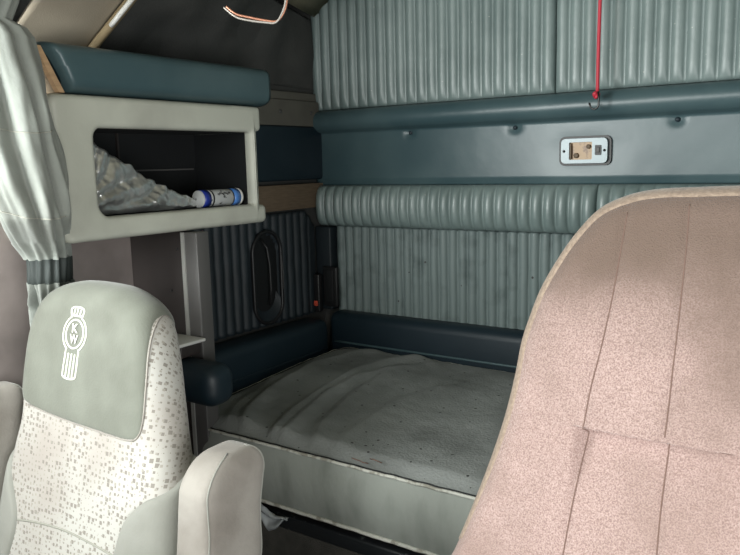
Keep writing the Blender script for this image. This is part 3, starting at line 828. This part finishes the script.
# armrests folded up either side
def armrest(x0, x1, yf, yb, z0, z1, lean):
    def f(u, v):
        a = 2 * pi * u; e = .35; c, s_ = cos(a), sin(a)
        cx, cy = (x0 + x1) / 2, (yf + yb) / 2; hx, hy = (x1 - x0) / 2, (yb - yf) / 2
        k = 1; t = v; z = z0 + (z1 - z0) * v
        rc_ = .055
        if z > z1 - rc_:
            q_ = (z - (z1 - rc_)) / rc_; 
        # dome: param last 25% of v
        if v < .75: z = z0 + (z1 - rc_ - z0) * v / .75; kx = ky = 1
        else:
            th = (v - .75) / .25 * pi / 2; z = z1 - rc_ + rc_ * sin(th); kx = .25 + .75 * cos(th) ** .55 if v < 1 else .25; ky = .12 + .88 * cos(th) ** .8 if v < 1 else .12
        x = cx + hx * kx * (abs(c) ** e) * (1 if c > 0 else -1); y = cy + hy * ky * (abs(s_) ** e) * (1 if s_ > 0 else -1)
        if v >= .75: y += .012 * sin((v - .75) / .25 * pi / 2)
        y += (z - z1) * lean
        p = Vector((x, y, z)); bb = .003 * nz(p, 14)
        return (x + bb, y + bb, z)
    o = grid('armrest', f, 64, 60, M['arm'], ps, wrap=True)
    top = [f(k / 64, 1) for k in range(64)]; bot = [f(k / 64, 0) for k in range(64)]
    me = o.data; bm = bmesh.new(); bm.from_mesh(me); bm.verts.ensure_lookup_table()
    n = 64; bm.faces.new([bm.verts[i] for i in range(n)]); bm.faces.new([bm.verts[60 * n + i] for i in range(n)])
    for fc in bm.faces: fc.smooth = True
    bmesh.ops.recalc_face_normals(bm, faces=bm.faces); bm.to_mesh(me); bm.free()
    def at(u, v): 
        p = Vector(f(u, v)); c = Vector(((x0 + x1) / 2, (yf + yb) / 2 + (p.z - z1) * lean, p.z)); return p + (p - c).normalized() * .0002
    for uu in (.87, .135):
        tube('armrest_seam', [at(uu, k / 40 * .97) for k in range(41)], .0016, M['plainseat'], o, 5)
    return o
armrest(-.922, -.842, .758, .895, .46, .783, .10)
armrest(-1.572, -1.500, .745, .850, .46, .800, .10)

# emblem on the headrest: crown, double oval with two letters, striped stem
EU, EV = g(78.5, 334); EV += 0
def ribbon(pts, w=.0037, closed=False, name='emblem_line', lift=.0056):
    P = [Vector(p) for p in pts]; vs = []; fs = []; n = len(P)
    for i, p in enumerate(P):
        d = (P[(i + 1) % n] - P[i - 1]) if closed else (P[min(i + 1, n - 1)] - P[max(0, i - 1)])
        d.normalize(); q_ = Vector((-d.y, d.x)) * w / 2
        for sgn in (-1, 1):
            c = p + q_ * sgn; c = Vector((c.x * .88 + c.y * .06, c.y * .80)); vs.append(P1.S(EU + c.x, EV + c.y, lift))
        for sgn in (-1, 1):
            c = p + q_ * sgn; c = Vector((c.x * .88 + c.y * .06, c.y * .80)); vs.append(P1.S(EU + c.x, EV + c.y, lift - .003))
    R_ = n if closed else n - 1
    for i in range(R_):
        a = 4 * i; b_ = 4 * ((i + 1) % n)
        fs += [(a, a + 1, b_ + 1, b_), (a, b_, b_ + 2, a + 2), (a + 1, a + 3, b_ + 3, b_ + 1)]
    return vs, fs
EM = [[], []]
def add(pts, **k):
    v, f = ribbon(pts, **k); n0 = len(EM[0]); EM[0].extend(v); EM[1].extend([tuple(i + n0 for i in q_) for q_ in f])
def dense(pts, m_=8):
    out = []
    for a, b_ in zip(pts[:-1], pts[1:]):
        for t in range(m_): out.append((a[0] + (b_[0] - a[0]) * t / m_, a[1] + (b_[1] - a[1]) * t / m_))
    return out + [pts[-1]]
ell = lambda a, b_, t: (a * cos(t), b_ * sin(t))
add([ell(.0305, .0345, 2 * pi * k / 48) for k in range(48)], closed=True)
# outer line: left side up into crown, down into stem
L_ = [ell(.0405, .044, t) for t in [radians(a) for a in range(118, 243, 6)]]
stem = [(-.0225, -.045), (-.0235, -.095), (-.019, -.106), (0, -.109), (.019, -.106), (.0235, -.095), (.0225, -.045)]
R__ = [(-a, b_) for a, b_ in L_][::-1]
crown = [(.020, .044), (.0225, .058), (.014, .0635), (0, .065), (-.014, .0635), (-.0225, .058), (-.020, .044)]
add(catmull(L_ + stem + R__ + crown, True, 4), closed=True)
add(dense([(-.019, .044), (.019, .044)]))
for cx in (-.0105, .0, .0105): add(dense([(cx - .001, .046), (cx + .001, .062)]), w=.003)
for cx in (-.0115, 0, .0115): add(dense([(cx, -.047), (cx, -.107)]), w=.0038)
raw('emblem', EM[0], EM[1], M['logo'], ps)
cu = bpy.data.curves.new('t', 'FONT')
for ch, cy, hh in (('K', .0025, .0175), ('W', -.0185, .0175)):
    cu = bpy.data.curves.new('t', 'FONT'); cu.body = ch; cu.size = 1; cu.align_x = 'CENTER'; cu.offset = .022; cu.resolution_u = 3
    to = bpy.data.objects.new('t', cu); COL.objects.link(to); bpy.context.view_layer.update()
    me = bpy.data.meshes.new_from_object(to.evaluated_get(bpy.context.evaluated_depsgraph_get()))
    bpy.data.objects.remove(to)
    bm = bmesh.new(); bm.from_mesh(me); bmesh.ops.triangulate(bm, faces=bm.faces)
    bmesh.ops.subdivide_edges(bm, edges=bm.edges, cuts=2)
    zs = [v.co.y for v in bm.verts]; sc = hh / (max(zs) - min(zs)); sx = sc * (1.15 if ch == 'K' else .95)
    for v in bm.verts: v.co = P1.S(EU + v.co.x * sx, EV + cy + (v.co.y - min(zs)) * sc, .0062)
    frombm('letter', bm, M['logo'], ps)

# ---- driver seat
ds = thing('driver_seat', (-.13, .85, 0), 'large dusty pink velour high-back seat in the right foreground', 'seat')
tilt = radians(13)
P2 = Pillow((-.125, 1.0, .55), tilt, .040, .004)
P2.o = Vector((-.125, .865, .55)); 
h = P2.uv
left = [h(740, 189), h(700, 187), h(660, 189), h(630, 195), h(600, 209), h(575, 235), h(556, 262), h(540, 290), h(528, 320), h(520, 345), h(513, 380), h(503, 420), h(490, 460), h(473, 505), h(452, 555), h(430, 600)]
u0 = 0.0
bot = [(h(430, 600)[0] - .01, -.03), (-.22, -.07), (0, -.08)]
lf = [(p[0] - .009 - .012 * sm(.3, 0, p[1]) * 0, p[1] + .005) for p in left if p[0] < u0 - .02] + bot[:2]
outl = [(0, max(p[1] for p in left) + .001)] + lf + [(0, -.08)] + [(2 * u0 - a, b_) for a, b_ in lf[::-1]]
s1 = [h(627, 212), h(619, 260), h(611, 305), h(601, 350), h(591, 390), h(585, 428), h(578, 470), h(570, 515), h(562, 560), h(556, 600)]
s2 = [h(689, 203), h(686, 250), h(680, 310), h(673, 370), h(667, 430), h(662, 480), h(657, 555), h(654, 600)]
def lerp_u(seam, v):
    S_ = sorted((b_, a) for a, b_ in seam)
    if v <= S_[0][0]: return S_[0][1]
    if v >= S_[-1][0]: return S_[-1][1]
    for (v0, a0), (v1, a1) in zip(S_[:-1], S_[1:]):
        if v0 <= v <= v1: return a0 + (a1 - a0) * (v - v0) / (v1 - v0)
tk = [h(585, 428), h(620, 432), h(655, 438), h(700, 447), h(740, 456)]
tkv = [b_ for a, b_ in tk]; TKU = tk[0][0]
def tuck_v(u):
    uu = -abs(u)
    return tkv[0] + (tkv[-1] - tkv[0]) * (uu - TKU) / (tk[-1][0] - TKU)
def relief(u, v):
    uu = -abs(u)
    d1 = uu - lerp_u(s1, v); d2 = uu - lerp_u(s2, v)
    e = -.0028 * exp(-(d1 / .006) ** 2) - .0028 * exp(-(d2 / .006) ** 2)
    e *= 1 if v < lerp_u([(0, 0)], 0) + 10 else 0
    # soft edge line close to the rim
    tv = tuck_v(uu); side = sm(TKU - .018, TKU + .006, uu)
    dv = tv - v
    if dv > 0: e -= (.024 * exp(-(dv / .075) ** 2)) * (.15 + .85 * side) * sm(-.23, TKU, uu)
    else: e += .010 * exp(dv / .04) * side
    e += .004 * nz((u, v, 0), 7)
    return e
P2.extra = relief
outl[0] = (0, outl[0][1] + .006)
P2.outline(outl, (0, .33))
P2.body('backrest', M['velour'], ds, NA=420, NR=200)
P2.line('seam', s1, .0008, M['thread'], ds, lift=.0002)
P2.line('seam', s2, .0008, M['thread'], ds, lift=.0002)
P2.line('seam', [(-a, b_) for a, b_ in s1], .0008, M['thread'], ds, lift=.0002)
P2.line('seam', [(-a, b_) for a, b_ in s2], .0008, M['thread'], ds, lift=.0002)
P2.line('tuck_seam', [(TKU + (-.0 - TKU) * t / 10, tuck_v(TKU + (-.0 - TKU) * t / 10) - .002) for t in range(11)], .0016, M['thread'], ds, lift=0.0)
# tan edge band round the rim
def band_f(u, v):
    a = -.35 + (pi + .7) * u
    a = pi + .45 - (pi + .9) * u
    aa = atan2(sin(a), cos(a)); W = P2.O(aa) - P2.rho + P2.rho * pi / 2
    w = W - .040 + .075 * v
    return tuple(P2.S(P2.c[0] + w * cos(aa), P2.c[1] + w * sin(aa), -.002 + .004 * sqrt(max(0, 1 - (2 * v - 1) ** 8))))
grid('edge_band', band_f, 260, 16, M['velour_edge'], ds)
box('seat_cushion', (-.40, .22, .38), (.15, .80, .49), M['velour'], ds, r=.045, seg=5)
bm = bmesh.new(); addbox(bm, (-.33, .30, 0), (.08, .82, .32), .02); addbox(bm, (-.36, .28, .32), (.11, .90, .378), .01); addbox(bm, (-.22, .84, .34), (-.03, .94, .60), .02)
frombm('pedestal', bm, M['black'], ds)

# ------------------------------------------------------------------ light
def area(name, loc, target, sx, sy, power, col, spread=180):
    l = bpy.data.lights.new(name, 'AREA'); l.shape = 'RECTANGLE'; l.size = sx; l.size_y = sy; l.energy = power; l.color = col; l.spread = radians(spread)
    o = bpy.data.objects.new(name, l); COL.objects.link(o); o.location = loc
    o.rotation_euler = (Vector(target) - Vector(loc)).to_track_quat('-Z', 'Y').to_euler(); return o
area('windshield_daylight', (-.70, -.75, 1.45), (-.5, 1.8, 1.2), 1.2, .6, 18, (.96, 1, .97))
area('passenger_window_daylight', (-1.53, .12, 1.35), (-.1, 1.95, 1.25), .75, .5, 36, (.96, 1, .98))
area('door_daylight', (.55, -.05, .80), (-.5, .9, .75), .8, .9, 21, (.98, 1, .98))
w = bpy.data.worlds.new('world'); SC.world = w; w.use_nodes = True
w.node_tree.nodes['Background'].inputs['Color'].default_value = (.85, .95, 1, 1)
w.node_tree.nodes['Background'].inputs['Strength'].default_value = .07
